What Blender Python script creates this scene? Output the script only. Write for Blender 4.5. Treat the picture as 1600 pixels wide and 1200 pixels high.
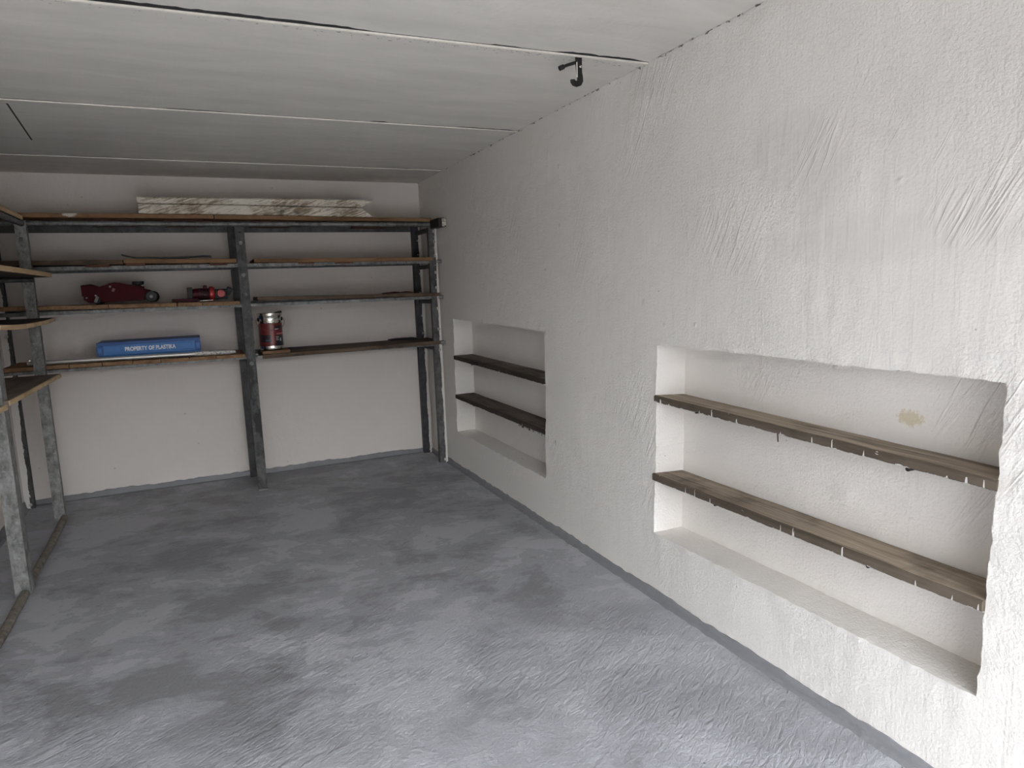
import bpy, bmesh, math, random
from mathutils import Vector, Matrix, noise
for o in list(bpy.data.objects):
    bpy.data.objects.remove(o)
SC = bpy.context.scene
COL = SC.collection
random.seed(4)

# ------------------------------------------------------------------ camera
YAW, PITCH, ROLL = 0.423322, 0.143699, 0.037707
CAM = Vector((-1.551276, -4.995609, 1.25))
cy, sy, cp, sp = math.cos(YAW), math.sin(YAW), math.cos(PITCH), math.sin(PITCH)
fwd = Vector((sy*cp, cy*cp, -sp)); rgt = Vector((cy, -sy, 0)); dwn = fwd.cross(rgt)
r2 = math.cos(ROLL)*rgt + math.sin(ROLL)*dwn
d2 = -math.sin(ROLL)*rgt + math.cos(ROLL)*dwn
cam_d = bpy.data.cameras.new('camera'); cam = bpy.data.objects.new('camera', cam_d); COL.objects.link(cam)
m = Matrix((r2, -d2, -fwd)).transposed().to_4x4(); m.translation = CAM
cam.matrix_world = m
cam_d.sensor_fit = 'HORIZONTAL'; cam_d.sensor_width = 36.0; cam_d.lens = 1063.93/1600*36.0
cam_d.clip_start = 0.02
SC.camera = cam

# ------------------------------------------------------------------ sky: even overcast, brighter overhead
W = bpy.data.worlds.new('overcast_sky'); SC.world = W; W.use_nodes = True
wn, wl = W.node_tree.nodes, W.node_tree.links
wn.clear()
wo = wn.new('ShaderNodeOutputWorld'); wb = wn.new('ShaderNodeBackground')
tc = wn.new('ShaderNodeTexCoord'); sx = wn.new('ShaderNodeSeparateXYZ'); rp = wn.new('ShaderNodeValToRGB')
rp.color_ramp.elements[0].position = 0.0; rp.color_ramp.elements[0].color = (0.55, 0.56, 0.58, 1)
rp.color_ramp.elements[1].position = 1.0; rp.color_ramp.elements[1].color = (1.40, 1.43, 1.49, 1)
wl.new(tc.outputs['Generated'], sx.inputs[0]); wl.new(sx.outputs['Z'], rp.inputs[0])
wl.new(rp.outputs[0], wb.inputs['Color']); wl.new(wb.outputs[0], wo.inputs[0])
wb.inputs['Strength'].default_value = 1.0

SC.view_settings.view_transform = 'Standard'; SC.view_settings.look = 'None'
SC.view_settings.gamma = 1.0; SC.view_settings.use_curve_mapping = False
SC.view_settings.exposure = 4.50
SC.cycles.max_bounces = 14; SC.cycles.diffuse_bounces = 10; SC.cycles.glossy_bounces = 5
SC.cycles.use_denoising = True
SC.cycles.caustics_reflective = False; SC.cycles.caustics_refractive = False

H = 2.022                       # ceiling height
XL, YF = -2.64, -6.2           # left wall, front wall

# ------------------------------------------------------------------ node helper
class NB:
    def __init__(s, name):
        s.m = bpy.data.materials.new(name); s.m.use_nodes = True
        s.t = s.m.node_tree; s.t.nodes.clear()
        s.out = s.t.nodes.new('ShaderNodeOutputMaterial')
        s.b = s.t.nodes.new('ShaderNodeBsdfPrincipled'); s.t.links.new(s.b.outputs[0], s.out.inputs[0])
        s._pos = s._obj = s._gen = None
    def set(s, inp, v):
        if v is None: return
        if hasattr(v, 'is_output'): s.t.links.new(v, inp)
        else: inp.default_value = v
    def node(s, ty, **k):
        n = s.t.nodes.new(ty)
        for a, v in k.items(): setattr(n, a, v)
        return n
    def pos(s):
        if s._pos is None: s._pos = s.node('ShaderNodeNewGeometry').outputs['Position']
        return s._pos
    def coord(s, which='Object'): return s.node('ShaderNodeTexCoord').outputs[which]
    def normal(s): return s.node('ShaderNodeNewGeometry').outputs['True Normal']
    def rand(s): return s.node('ShaderNodeObjectInfo').outputs['Random']
    def xyz(s, v):
        n = s.node('ShaderNodeSeparateXYZ'); s.set(n.inputs[0], v); return n.outputs
    def comb(s, x, y, z):
        n = s.node('ShaderNodeCombineXYZ')
        for i, v in enumerate((x, y, z)): s.set(n.inputs[i], v)
        return n.outputs[0]
    def math(s, op, a, b=None, c=None, clamp=False):
        n = s.node('ShaderNodeMath', operation=op, use_clamp=clamp)
        for i, v in enumerate((a, b, c)): s.set(n.inputs[i], v)
        return n.outputs[0]
    def vmath(s, op, a, b):
        n = s.node('ShaderNodeVectorMath', operation=op); s.set(n.inputs[0], a); s.set(n.inputs[1], b); return n.outputs[0]
    def noise(s, vec, scale, detail=4, rough=.55, dist=0.0):
        n = s.node('ShaderNodeTexNoise'); s.set(n.inputs['Vector'], vec)
        n.inputs['Scale'].default_value = scale; n.inputs['Detail'].default_value = detail
        n.inputs['Roughness'].default_value = rough; n.inputs['Distortion'].default_value = dist
        return n.outputs['Fac']
    def voro(s, vec, scale, feature='F1'):
        n = s.node('ShaderNodeTexVoronoi', feature=feature); s.set(n.inputs['Vector'], vec); n.inputs['Scale'].default_value = scale
        return n.outputs['Distance']
    def rng(s, v, a, b, lo=0.0, hi=1.0, smooth=False):
        n = s.node('ShaderNodeMapRange', interpolation_type='SMOOTHSTEP' if smooth else 'LINEAR')
        s.set(n.inputs[0], v)
        for i, q in enumerate((a, b, lo, hi)): s.set(n.inputs[i+1], q)
        return n.outputs[0]
    def mix(s, f, a, b):
        n = s.node('ShaderNodeMix', data_type='RGBA')
        s.set(n.inputs[0], f)
        for i, v in ((6, a), (7, b)):
            s.set(n.inputs[i], v if hasattr(v, 'is_output') else (*v, 1) if len(v) == 3 else v)
        return n.outputs[2]
    def bump(s, h, strength, dist, prev=None):
        n = s.node('ShaderNodeBump'); s.set(n.inputs['Height'], h)
        n.inputs['Strength'].default_value = strength; n.inputs['Distance'].default_value = dist
        s.set(n.inputs['Normal'], prev); return n.outputs[0]
    def scale(s, v, k): return s.vmath('MULTIPLY', v, k)
    def fin(s, col, rough=.6, nrm=None, metal=0.0, spec=None):
        s.set(s.b.inputs['Base Color'], col if hasattr(col, 'is_output') else (*col, 1))
        s.set(s.b.inputs['Roughness'], rough); s.set(s.b.inputs['Normal'], nrm); s.set(s.b.inputs['Metallic'], metal)
        if spec is not None: s.set(s.b.inputs['Specular IOR Level'], spec)
        return s.m
    def ellipse(s, vec, c, r, edge=.25, wob=None):
        """1 inside an ellipsoid at c with radii r, 0 outside, edge softness; wob shifts the rim"""
        d = s.vmath('DIVIDE', s.vmath('SUBTRACT', vec, c), r)
        n = s.node('ShaderNodeVectorMath', operation='LENGTH'); s.set(n.inputs[0], d)
        L = n.outputs['Value']
        if wob is not None: L = s.math('ADD', L, wob)
        return s.rng(L, 1-edge, 1+edge, 1, 0, True)
    def box(s, v, lo, hi):
        return s.math('MULTIPLY', s.math('GREATER_THAN', v, lo), s.math('LESS_THAN', v, hi))
    def segment(s, px, py, a, b, w):
        """distance to a 2-D segment, thresholded at half width w"""
        ax, ay = a; dx, dy = b[0]-a[0], b[1]-a[1]; L2 = dx*dx+dy*dy
        qx = s.math('SUBTRACT', px, ax); qy = s.math('SUBTRACT', py, ay)
        t = s.math('DIVIDE', s.math('ADD', s.math('MULTIPLY', qx, dx), s.math('MULTIPLY', qy, dy)), L2, clamp=True)
        ex = s.math('SUBTRACT', qx, s.math('MULTIPLY', t, dx)); ey = s.math('SUBTRACT', qy, s.math('MULTIPLY', t, dy))
        d = s.math('SQRT', s.math('ADD', s.math('MULTIPLY', ex, ex), s.math('MULTIPLY', ey, ey)))
        return s.math('LESS_THAN', d, w)

# ------------------------------------------------------------------ materials
def mat_plaster(name, col, kind):
    n = NB(name); P = n.pos(); X = n.xyz(P)
    big = n.noise(P, 1.3, 4, .6)
    c = n.mix(n.rng(big, .35, .7), [v*.95 for v in col], col)
    fine = n.noise(P, 120, 3, .6)
    mid = n.noise(P, 26, 4, .6)
    if kind == 'right':
        # smooth filled patches seen as greyer, flatter islands
        wob = n.math('MULTIPLY', n.math('SUBTRACT', n.noise(P, 5, 2), .5), .7)
        m1 = n.ellipse(P, (0, -3.50, 1.60), (1, .135, .105), .16, wob)
        m2 = n.ellipse(P, (0, -3.61, 1.50), (1, .085, .12), .2, wob)
        m3 = n.ellipse(P, (0, -3.80, 1.335), (1, .36, .06), .3, wob)
        ms = n.math('MAXIMUM', n.math('MAXIMUM', m1, m2), m3)
        c = n.mix(n.math('MULTIPLY', ms, .28), c, [v*.80 for v in col])
        # trowel strokes: long thin diagonal ridges, broken up
        u = n.math('ADD', X[1], n.math('MULTIPLY', X[2], .55)); v = n.math('SUBTRACT', X[2], n.math('MULTIPLY', X[1], .55))
        st = n.noise(n.comb(n.math('MULTIPLY', u, 22), n.math('MULTIPLY', v, 2.2), 0), 1.0, 3, .55, .4)
        ridge = n.math('SUBTRACT', 1.0, n.math('ABSOLUTE', n.math('MULTIPLY', n.math('SUBTRACT', st, .5), 14)), clamp=True)
        ridge = n.math('MULTIPLY', ridge, n.rng(n.noise(P, 2.3, 2), .55, .68))
        vs = n.noise(n.comb(0, n.math('MULTIPLY', X[1], 30), n.math('MULTIPLY', X[2], 3.5)), 1.0, 3, .6, .6)
        lump = n.rng(n.voro(n.vmath('ADD', P, n.scale(n.comb(mid, mid, mid), (.02,.02,.02))), 9), 0.0, .12, 1, 0, True)
        lump = n.math('MULTIPLY', lump, n.rng(n.noise(P, 3.1, 2), .5, .62))
        inv = n.math('SUBTRACT', 1.0, n.math('MULTIPLY', ms, .8))
        rough_ = n.rng(n.noise(P, 1.1, 3), .40, .62, .25, 1.0)
        h = n.math('ADD', n.math('MULTIPLY', fine, n.math('MULTIPLY', inv, n.math('MULTIPLY', rough_, .62))), n.math('MULTIPLY', mid, n.math('MULTIPLY', rough_, .55)))
        h = n.math('ADD', h, n.math('MULTIPLY', ridge, .30)); h = n.math('ADD', h, n.math('MULTIPLY', vs, .35)); h = n.math('ADD', h, n.math('MULTIPLY', lump, .8))
        # small dark pits and one yellow stain on the niche back
        pit = n.math('MULTIPLY', n.math('LESS_THAN', n.voro(P, 13), .035), n.math('GREATER_THAN', n.noise(P, 4, 2), .56))
        c = n.mix(n.math('MULTIPLY', pit, .55), c, (.16, .15, .14))
        w2 = n.math('MULTIPLY', n.math('SUBTRACT', n.noise(P, 110, 5, .75), .5), 2.6)
        stn = n.ellipse(P, (.135, -3.815, .863), (.08, .034, .020), .25, w2)
        c = n.mix(n.math('MULTIPLY', stn, .62), c, (.55, .47, .28))
        drip = n.math('MULTIPLY', n.segment(X[1], X[2], (-3.36, .745), (-3.362, .712), .0035), n.math('GREATER_THAN', X[0], .1))
        c = n.mix(drip, c, (.12, .10, .09))
        # black mould in the joint under the ceiling
        mould = n.math('MULTIPLY', n.math('GREATER_THAN', X[2], n.math('SUBTRACT', H+.002, n.math('MULTIPLY', n.rng(n.noise(P, 20, 4), .5, .75), .013))), n.math('GREATER_THAN', n.noise(P, 30, 4, .7), .545))
        c = n.mix(n.math('MULTIPLY', mould, .85), c, (.05, .045, .04))
        nm = n.bump(h, .5, .013)
        return n.fin(c, .62, nm, spec=.35)
    h = n.math('ADD', n.math('MULTIPLY', fine, .4), n.math('MULTIPLY', mid, 1.0))
    pit = n.math('MULTIPLY', n.math('LESS_THAN', n.voro(P, 11), .06), n.math('GREATER_THAN', n.noise(P, 3.4, 2), .55))
    c = n.mix(n.math('MULTIPLY', pit, .35), c, (.2, .18, .17))
    nm = n.bump(h, .35, .006)
    return n.fin(c, .7, nm, spec=.3)

M = {}
M['plaster_right'] = mat_plaster('white_plaster_rough', (.80, .78, .745), 'right')
M['plaster_back'] = mat_plaster('cream_plaster', (.79, .75, .715), 'back')

def mat_ceiling():
    n = NB('ceiling_paint'); P = n.pos(); X = n.xyz(P)
    st = n.noise(n.scale(P, (2.2, 9, 1)), 1.0, 5, .6, .5)
    c = n.mix(n.rng(st, .3, .72), (.66, .64, .595), (.77, .745, .695))
    # mould specks along the joints
    sp_ = None
    for yj, wd in ((-2.82, .075), (-1.735, .03), (-.58, .02)):
        d = n.math('SUBTRACT', X[1], yj)
        band = n.math('MULTIPLY', n.math('GREATER_THAN', d, 0.0), n.rng(d, 0, wd, 1, 0))
        sp_ = band if sp_ is None else n.math('ADD', sp_, band)
    blot = n.math('GREATER_THAN', n.math('ADD', n.noise(n.scale(P, (.6, 1, 1)), 85, 3, .6), n.math('MULTIPLY', sp_, .16)), .735)
    blot = n.math('MULTIPLY', blot, n.math('GREATER_THAN', sp_, .02))
    c = n.mix(n.math('MULTIPLY', blot, .6), c, (.14, .13, .12))
    crack = n.segment(X[0], n.math('ADD', X[1], n.math('MULTIPLY', n.noise(P, 30, 2), .012)), (-2.158, -1.66), (-2.205, -.97), .0035)
    crack2 = n.segment(X[0], X[1], (-2.205, -.96), (-2.212, -.80), .0018)
    c = n.mix(crack, c, (.05, .045, .04)); c = n.mix(n.math('MULTIPLY', crack2, .7), c, (.7, .68, .65))
    # dark mildew where ceiling meets the right wall
    md = n.math('MULTIPLY', n.math('GREATER_THAN', X[0], n.math('SUBTRACT', -.003, n.math('MULTIPLY', n.rng(n.noise(P, 18, 4), .5, .75), .014))), n.math('GREATER_THAN', n.noise(P, 30, 4, .7), .545))
    c = n.mix(n.math('MULTIPLY', md, .8), c, (.06, .055, .05))
    return n.fin(c, .75, n.bump(n.math('ADD', n.noise(P, 40, 3), st), .3, .004), spec=.25)
M['ceiling'] = mat_ceiling()

def mat_floor():
    n = NB('grey_floor_paint'); P = n.pos(); X = n.xyz(P)
    Q = n.comb(n.math('ADD', X[0], n.math('MULTIPLY', X[1], -.25)), n.math('ADD', n.math('MULTIPLY', X[1], 1.35), n.math('MULTIPLY', X[0], .30)), 0)
    a = n.noise(Q, 1.35, 8, .66, .5)
    b = n.noise(Q, 4.2, 8, .70, .4)
    t = n.math('ADD', n.math('MULTIPLY', a, .6), n.math('MULTIPLY', b, .4))
    c = n.mix(n.rng(t, .44, .49), (.222, .227, .243), (.31, .321, .35))
    light = n.rng(t, .522, .54)
    c = n.mix(n.math('MULTIPLY', light, .75), c, (.45, .462, .495))
    ring = n.math('SUBTRACT', 1.0, n.math('ABSOLUTE', n.math('MULTIPLY', n.math('SUBTRACT', t, .5), 40)), clamp=True)
    c = n.mix(n.math('MULTIPLY', ring, .35), c, (.38, .388, .41))
    near_bright = n.rng(n.math('ADD', n.math('ADD', X[1], n.math('MULTIPLY', X[0], -.25)), n.math('MULTIPLY', n.math('SUBTRACT', n.noise(P, 1.6, 5, .65), .5), 2.6)), -3.05, -2.25, 1, 0, True)   # colour lightened towards the door, painted stand-in for brighter light there
    c = n.mix(n.math('MULTIPLY', near_bright, .42), c, (.43, .445, .485))
    speck = n.math('MULTIPLY', n.math('LESS_THAN', n.voro(P, 14), .05), n.math('GREATER_THAN', n.noise(P, 5, 2), .58))
    c = n.mix(n.math('MULTIPLY', speck, .6), c, (.07, .07, .075))
    # trowel relief: short skewed ridges plus grit
    R_ = n.comb(n.math('ADD', n.math('MULTIPLY', X[0], 11), n.math('MULTIPLY', X[1], 7)), n.math('SUBTRACT', n.math('MULTIPLY', X[1], 46), n.math('MULTIPLY', X[0], 27)), 0)
    tr = n.noise(R_, 1.0, 4, .6, .8)
    grit = n.noise(P, 75, 4, .65)
    wide = n.noise(P, 7, 4, .6)
    amp = n.rng(n.noise(P, 1.7, 3), .38, .62, .15, 1.0)
    h = n.math('ADD', n.math('MULTIPLY', n.math('MULTIPLY', tr, 1.15), amp), n.math('MULTIPLY', grit, .42))
    h = n.math('ADD', h, n.math('MULTIPLY', wide, .7)); h = n.math('ADD', h, n.math('MULTIPLY', light, .10))
    r = n.rng(t, .4, .6, .40, .52)
    return n.fin(c, r, n.bump(h, .55, .015), spec=.5)
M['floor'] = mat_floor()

def mat_skirt():
    n = NB('grey_skirting_paint'); P = n.pos()
    c = n.mix(n.noise(P, 9, 4), (.17, .174, .19), (.25, .256, .275))
    return n.fin(c, .5, n.bump(n.noise(P, 45, 4), .5, .006))
M['skirt'] = mat_skirt()

def mat_wood(name, dark, light, axis, splash=0.0, drips=False, rough=.75, dirt=.5):
    n = NB(name); O = n.coord('Object'); rd = n.rand()
    off = n.comb(n.math('MULTIPLY', rd, 7.0), n.math('MULTIPLY', rd, 13.0), n.math('MULTIPLY', rd, 5.0))
    V = n.vmath('ADD', O, off)
    s = {0: (2.2, 45, 45), 1: (45, 2.2, 45), 2: (45, 45, 2.2)}[axis]
    g = n.noise(n.scale(V, s), 1.0, 5, .62, .6)
    s2 = {0: (1.2, 8, 8), 1: (8, 1.2, 8), 2: (8, 8, 1.2)}[axis]
    g2 = n.noise(n.scale(V, s2), 1.0, 3, .55, .8)
    f = n.math('ADD', n.math('MULTIPLY', g, .6), n.math('MULTIPLY', g2, .4))
    c = n.mix(n.rng(f, .35, .65), dark, light)
    blot = n.rng(n.noise(V, 5.5, 4, .6), .52, .66)
    c = n.mix(n.math('MULTIPLY', blot, dirt), c, [v*.32 for v in dark])
    if splash:
        k = n.math('GREATER_THAN', n.noise(V, 17, 5, .72), splash)
        c = n.mix(n.math('MULTIPLY', k, .9), c, (.72, .70, .67))
    if name == 'orange_brown_board':
        P = n.pos(); wob = n.math('MULTIPLY', n.math('SUBTRACT', n.noise(P, 60, 3, .7), .5), 1.5)
        c = n.mix(n.ellipse(P, (-2.168, -.41, 1.738), (.032, .05, .014), .25, wob), c, (.66, .62, .56))
    if drips:
        G = n.xyz(n.coord('Generated')); OX = n.xyz(V)
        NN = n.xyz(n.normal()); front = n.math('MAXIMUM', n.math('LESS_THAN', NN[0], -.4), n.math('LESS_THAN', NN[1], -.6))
        w = n.noise(n.comb(0, n.math('MULTIPLY', OX[1], 60), 0), 1.0, 2, .5)
        c = n.mix(n.math('MULTIPLY', front, .80), c, [v*.50 for v in dark])  # front edge stained dark; door-facing ends darkened too, as painted shade
        part = n.noise(n.comb(3, n.math('MULTIPLY', OX[1], 3.2), 0), 1.0, 2, .5)
        hgt = n.math('MULTIPLY', n.rng(w, .61 if drips == 1 else .68, .655 if drips == 1 else .72, 0, 1), n.rng(part, .40, .52, 0, .95))
        edge = n.math('MULTIPLY', n.rng(n.noise(n.comb(1, n.math('MULTIPLY', OX[1], 26), 0), 1.0, 4, .7), .44, .62, -.04, .16), 1.0)
        zc = n.node('ShaderNodeAttribute', attribute_name='rel').outputs['Fac']
        drip = n.math('LESS_THAN', zc, n.math('MAXIMUM', hgt, edge))
        c = n.mix(n.math('MULTIPLY', n.math('MULTIPLY', drip, front), .95), c, (.78, .77, .75))
        topsm = n.math('MULTIPLY', n.math('MULTIPLY', n.math('GREATER_THAN', n.noise(n.scale(V, (60, 18, 60)), 1.0, 4, .7), .70), n.math('LESS_THAN', G[0], .3)), .85)
        c = n.mix(topsm, c, (.74, .72, .70))
    return n.fin(c, rough, n.bump(f, .55, .003), spec=.25)
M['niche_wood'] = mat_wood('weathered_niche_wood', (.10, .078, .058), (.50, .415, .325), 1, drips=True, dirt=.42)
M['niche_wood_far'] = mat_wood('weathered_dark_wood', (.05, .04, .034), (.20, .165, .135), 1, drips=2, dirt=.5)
M['deck_wood'] = mat_wood('orange_brown_board', (.15, .082, .042), (.34, .20, .105), 0, splash=.74, dirt=.35)
M['deck_dark'] = mat_wood('dark_stained_board', (.065, .048, .037), (.17, .12, .08), 0, splash=.76, dirt=.6)
M['plank_across'] = mat_wood('plank_end_wood', (.17, .098, .052), (.38, .235, .13), 1, dirt=.3)
M['batten'] = mat_wood('red_brown_batten', (.085, .04, .03), (.17, .08, .055), 1, dirt=.4)
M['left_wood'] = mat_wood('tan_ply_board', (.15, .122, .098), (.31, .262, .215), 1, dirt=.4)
M['left_shaded'] = mat_wood('shaded_ply_underside', (.045, .038, .034), (.11, .09, .075), 1, dirt=.5)  # upper boards: shade of their undersides put into the wood colour
M['left_edge'] = mat_wood('pale_ply_edge', (.46, .32, .17), (.80, .62, .38), 1, dirt=.3)
M['offcut'] = mat_wood('offcut_wood', (.16, .09, .05), (.33, .20, .11), 0)

def mat_steel(name, lo, hi, metal, rough, paint=None, tar=0.0, side=None):
    n = NB(name); P = n.pos(); O = n.coord('Object')
    f = n.noise(n.scale(P, (26, 26, 15)), 1.0, 6, .72, .3)
    c = n.mix(n.rng(f, .36, .64), lo, hi)
    met = metal
    k2 = n.rng(n.noise(P, 42, 4, .7), .60, .70)
    c = n.mix(n.math('MULTIPLY', k2, .5), c, [min(1, v*1.7) for v in hi])
    if tar:
        t = n.rng(n.noise(n.scale(P, (9, 9, 3.0)), 1.0, 4, .6), tar, tar+.05)
        c = n.mix(n.math('MULTIPLY', t, .9), c, (.018, .018, .02))
    if paint is not None:
        ox = n.xyz(O)
        e = n.math('ADD', ox[0], n.math('MULTIPLY', n.math('SUBTRACT', n.noise(n.scale(P, (20, 20, 5)), 1.0, 4, .7), .5), paint[1]))
        w = n.math('GREATER_THAN', e, paint[0]) if side != 'less' else n.math('LESS_THAN', e, paint[0])
        c = n.mix(w, c, (.74, .72, .69))
        met = n.math('MULTIPLY', n.math('SUBTRACT', 1.0, w), metal)
    return n.fin(c, rough, n.bump(f, .3, .002), met)
M['galv'] = mat_steel('galvanised_steel', (.11, .112, .11), (.36, .365, .355), .3, .6)
M['galv_dark'] = mat_steel('dirty_galvanised_steel', (.028, .029, .030), (.12, .122, .12), .3, .6, tar=.54)
M['tar_steel'] = mat_steel('black_coated_steel', (.02, .02, .022), (.06, .06, .063), .2, .5)
M['post_painted'] = mat_steel('steel_white_splashed_edge', (.045, .045, .047), (.15, .15, .15), .25, .55, paint=(.013, .030), tar=.62)
M['post_rear_painted'] = mat_steel('black_steel_white_splashed', (.016, .017, .022), (.055, .056, .065), .2, .55, paint=(.016, .034))
M['post_white'] = mat_steel('steel_white_overpainted', (.03, .03, .03), (.10, .10, .10), .2, .6, paint=(.010, .05), side='less')
M['rail'] = mat_steel('grey_steel_rail', (.075, .077, .076), (.23, .235, .23), .35, .5)
M['rail_dark'] = mat_steel('dark_steel_rail', (.035, .036, .038), (.10, .10, .105), .3, .5)
M['rusty_pipe'] = mat_steel('rusty_floor_pipe', (.12, .105, .085), (.26, .235, .20), .2, .65)

def flat(name, col, rough=.5, metal=0.0, bump=0.0, var=.12, spec=None):
    n = NB(name); O = n.coord('Object')
    f = n.noise(O, 40, 4, .6)
    c = n.mix(f, [v*(1-var) for v in col], [min(1, v*(1+var)) for v in col])
    return n.fin(c, rough, n.bump(n.noise(O, 160, 3), bump, .002) if bump else None, metal, spec)
M['red'] = flat('dark_red_enamel', (.06, .0025, .007), .6, spec=.15)
M['red_bright'] = flat('red_plastic', (.42, .03, .03), .4)
M['maroon'] = flat('maroon_enamel', (.06, .006, .012), .5, spec=.2)
M['black'] = flat('black_rubber', (.012, .012, .013), .6)
M['iron'] = flat('black_iron', (.018, .016, .015), .55, .3, .4, .3)
M['chrome'] = flat('bright_tin', (.72, .69, .64), .18, 1.0)
M['tin'] = flat('tin_plate', (.62, .60, .56), .24, 1.0)
M['blue'] = flat('blue_plastic', (.05, .20, .52), .5)
M['blue_dark'] = flat('dark_blue_plastic', (.028, .10, .32), .5)
M['letter'] = flat('white_print', (.85, .88, .92), .6)
M['seam'] = flat('cream_joint_filler', (.80, .77, .70), .7, 0, .3)
M['gap'] = flat('dark_joint', (.02, .019, .018), .9)
M['pole'] = flat('silver_pole', (.62, .61, .58), .3, .55)
M['grip'] = None
M['concrete'] = flat('driveway_concrete', (.15, .148, .142), .85, 0, .5)
M['brick'] = flat('added_opposite_render', (.09, .082, .075), .9, 0, .5)
M['sticker'] = flat('pale_sticker', (.22, .12, .12), .7)
M['door'] = flat('added_door_brown', (.10, .075, .055), .6)
M['wire'] = flat('red_wire', (.16, .04, .045), .5)
def mat_grip():
    n = NB('flaking_white_sleeve'); O = n.coord('Object')
    k = n.math('GREATER_THAN', n.noise(n.scale(O, (1, 1.6, 1.6)), 60, 4, .7), .55)
    return n.fin(n.mix(k, (.66, .65, .62), (.28, .27, .26)), .5)
M['grip'] = mat_grip()
def mat_beam():
    n = NB('peeling_white_painted_timber'); O = n.coord('Object'); X = n.xyz(O)
    V = n.comb(n.math('ADD', n.math('MULTIPLY', X[0], 9), n.math('MULTIPLY', X[2], 14)), n.math('MULTIPLY', X[1], 40), n.math('SUBTRACT', n.math('MULTIPLY', X[2], 110), n.math('MULTIPLY', X[0], 40)))
    f = n.noise(V, 1.0, 5, .7, .8)
    d = n.noise(O, 6, 4, .6)
    t = n.math('ADD', n.math('MULTIPLY', f, .6), n.math('MULTIPLY', d, .4))
    c = n.mix(n.rng(t, .48, .58), (.80, .755, .66), (.27, .215, .15))
    b2 = n.math('MULTIPLY', n.rng(n.noise(O, 13, 4, .6), .58, .68), n.box(X[0], .05, .30))
    c = n.mix(n.math('MULTIPLY', b2, .7), c, (.10, .09, .09))
    return n.fin(c, .8, n.bump(t, .6, .004), spec=.2)
M['beam'] = mat_beam()
def mat_label():
    n = NB('printed_tin_label'); O = n.coord('Object'); X = n.xyz(O)
    ang = n.math('ARCTAN2', X[0], n.math('MULTIPLY', X[1], -1.0)); z = X[2]
    c = (.14, .018, .020)
    def rect(col, a0, a1, z0, z1):
        nonlocal c
        k = n.math('MULTIPLY', n.box(ang, a0, a1), n.box(z, z0, z1)); c = n.mix(k, c, col)
    dk = (.012, .012, .016)
    rect((.20, .032, .03), -.05, .18, .0, .16)
    rect(dk, -1.2, -.12, .052, .098)
    rect((.06, .09, .17), -.62, -.2, .058, .066)
    rect(dk, .22, 1.5, .0, .045); rect(dk, .30, 1.5, .045, .095); rect(dk, .25, 1.0, .128, .155)
    rect((.50, .16, .18), .4, 1.5, .098, .108)
    rect((.55, .58, .56), .28, .66, .130, .136)
    for i, (a0, a1, zz) in enumerate(((.32, .62, .082), (.32, .56, .072), (.32, .60, .062))): rect((.5, .5, .5), a0, a1, zz, zz+.004)
    rect((.6, .6, .6), .72, .86, .055, .075)
    rect((.28, .28, .28), .5, 1.1, .018, .021); rect((.28, .28, .28), .55, .9, .008, .011)
    return n.fin(c, .35)
M['label'] = mat_label()

# ------------------------------------------------------------------ geometry helpers
def bm_new(): return bmesh.new()
def put(name, bm, mat, parent=None, origin=None, smooth=False, pw=None):
    """link a bmesh built in world coordinates; its origin moves to its base centre"""
    xs = [v.co for v in bm.verts]
    if origin is None:
        lo = Vector((min(v.x for v in xs), min(v.y for v in xs), min(v.z for v in xs)))
        hi = Vector((max(v.x for v in xs), max(v.y for v in xs), max(v.z for v in xs)))
        origin = Vector(((lo.x+hi.x)/2, (lo.y+hi.y)/2, lo.z))
    origin = Vector(origin)
    bmesh.ops.translate(bm, verts=bm.verts, vec=-origin)
    bmesh.ops.recalc_face_normals(bm, faces=bm.faces)
    me = bpy.data.meshes.new(name); bm.to_mesh(me); bm.free()
    if smooth:
        for p in me.polygons: p.use_smooth = True
        if smooth != 'all': me.set_sharp_from_angle(angle=math.radians(40))
    for mm in (mat if isinstance(mat, (list, tuple)) else [mat]): me.materials.append(mm)
    o = bpy.data.objects.new(name, me); COL.objects.link(o)
    if parent is not None:
        o.parent = parent; o.location = origin - WORLD[parent.name]
    else: o.location = origin
    WORLD[o.name] = origin
    return o
WORLD = {}
def thing(name, label, cat, loc, group=None):
    o = bpy.data.objects.new(name, None); COL.objects.link(o); o.location = loc; o.empty_display_size = .05
    WORLD[o.name] = Vector(loc); return tag(o, label, cat, group)
def tag(o, label, cat, group=None):
    o['label'] = label; o['category'] = cat
    if group: o['group'] = group
    return o
def struct(o): o['kind'] = 'structure'; return o

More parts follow.
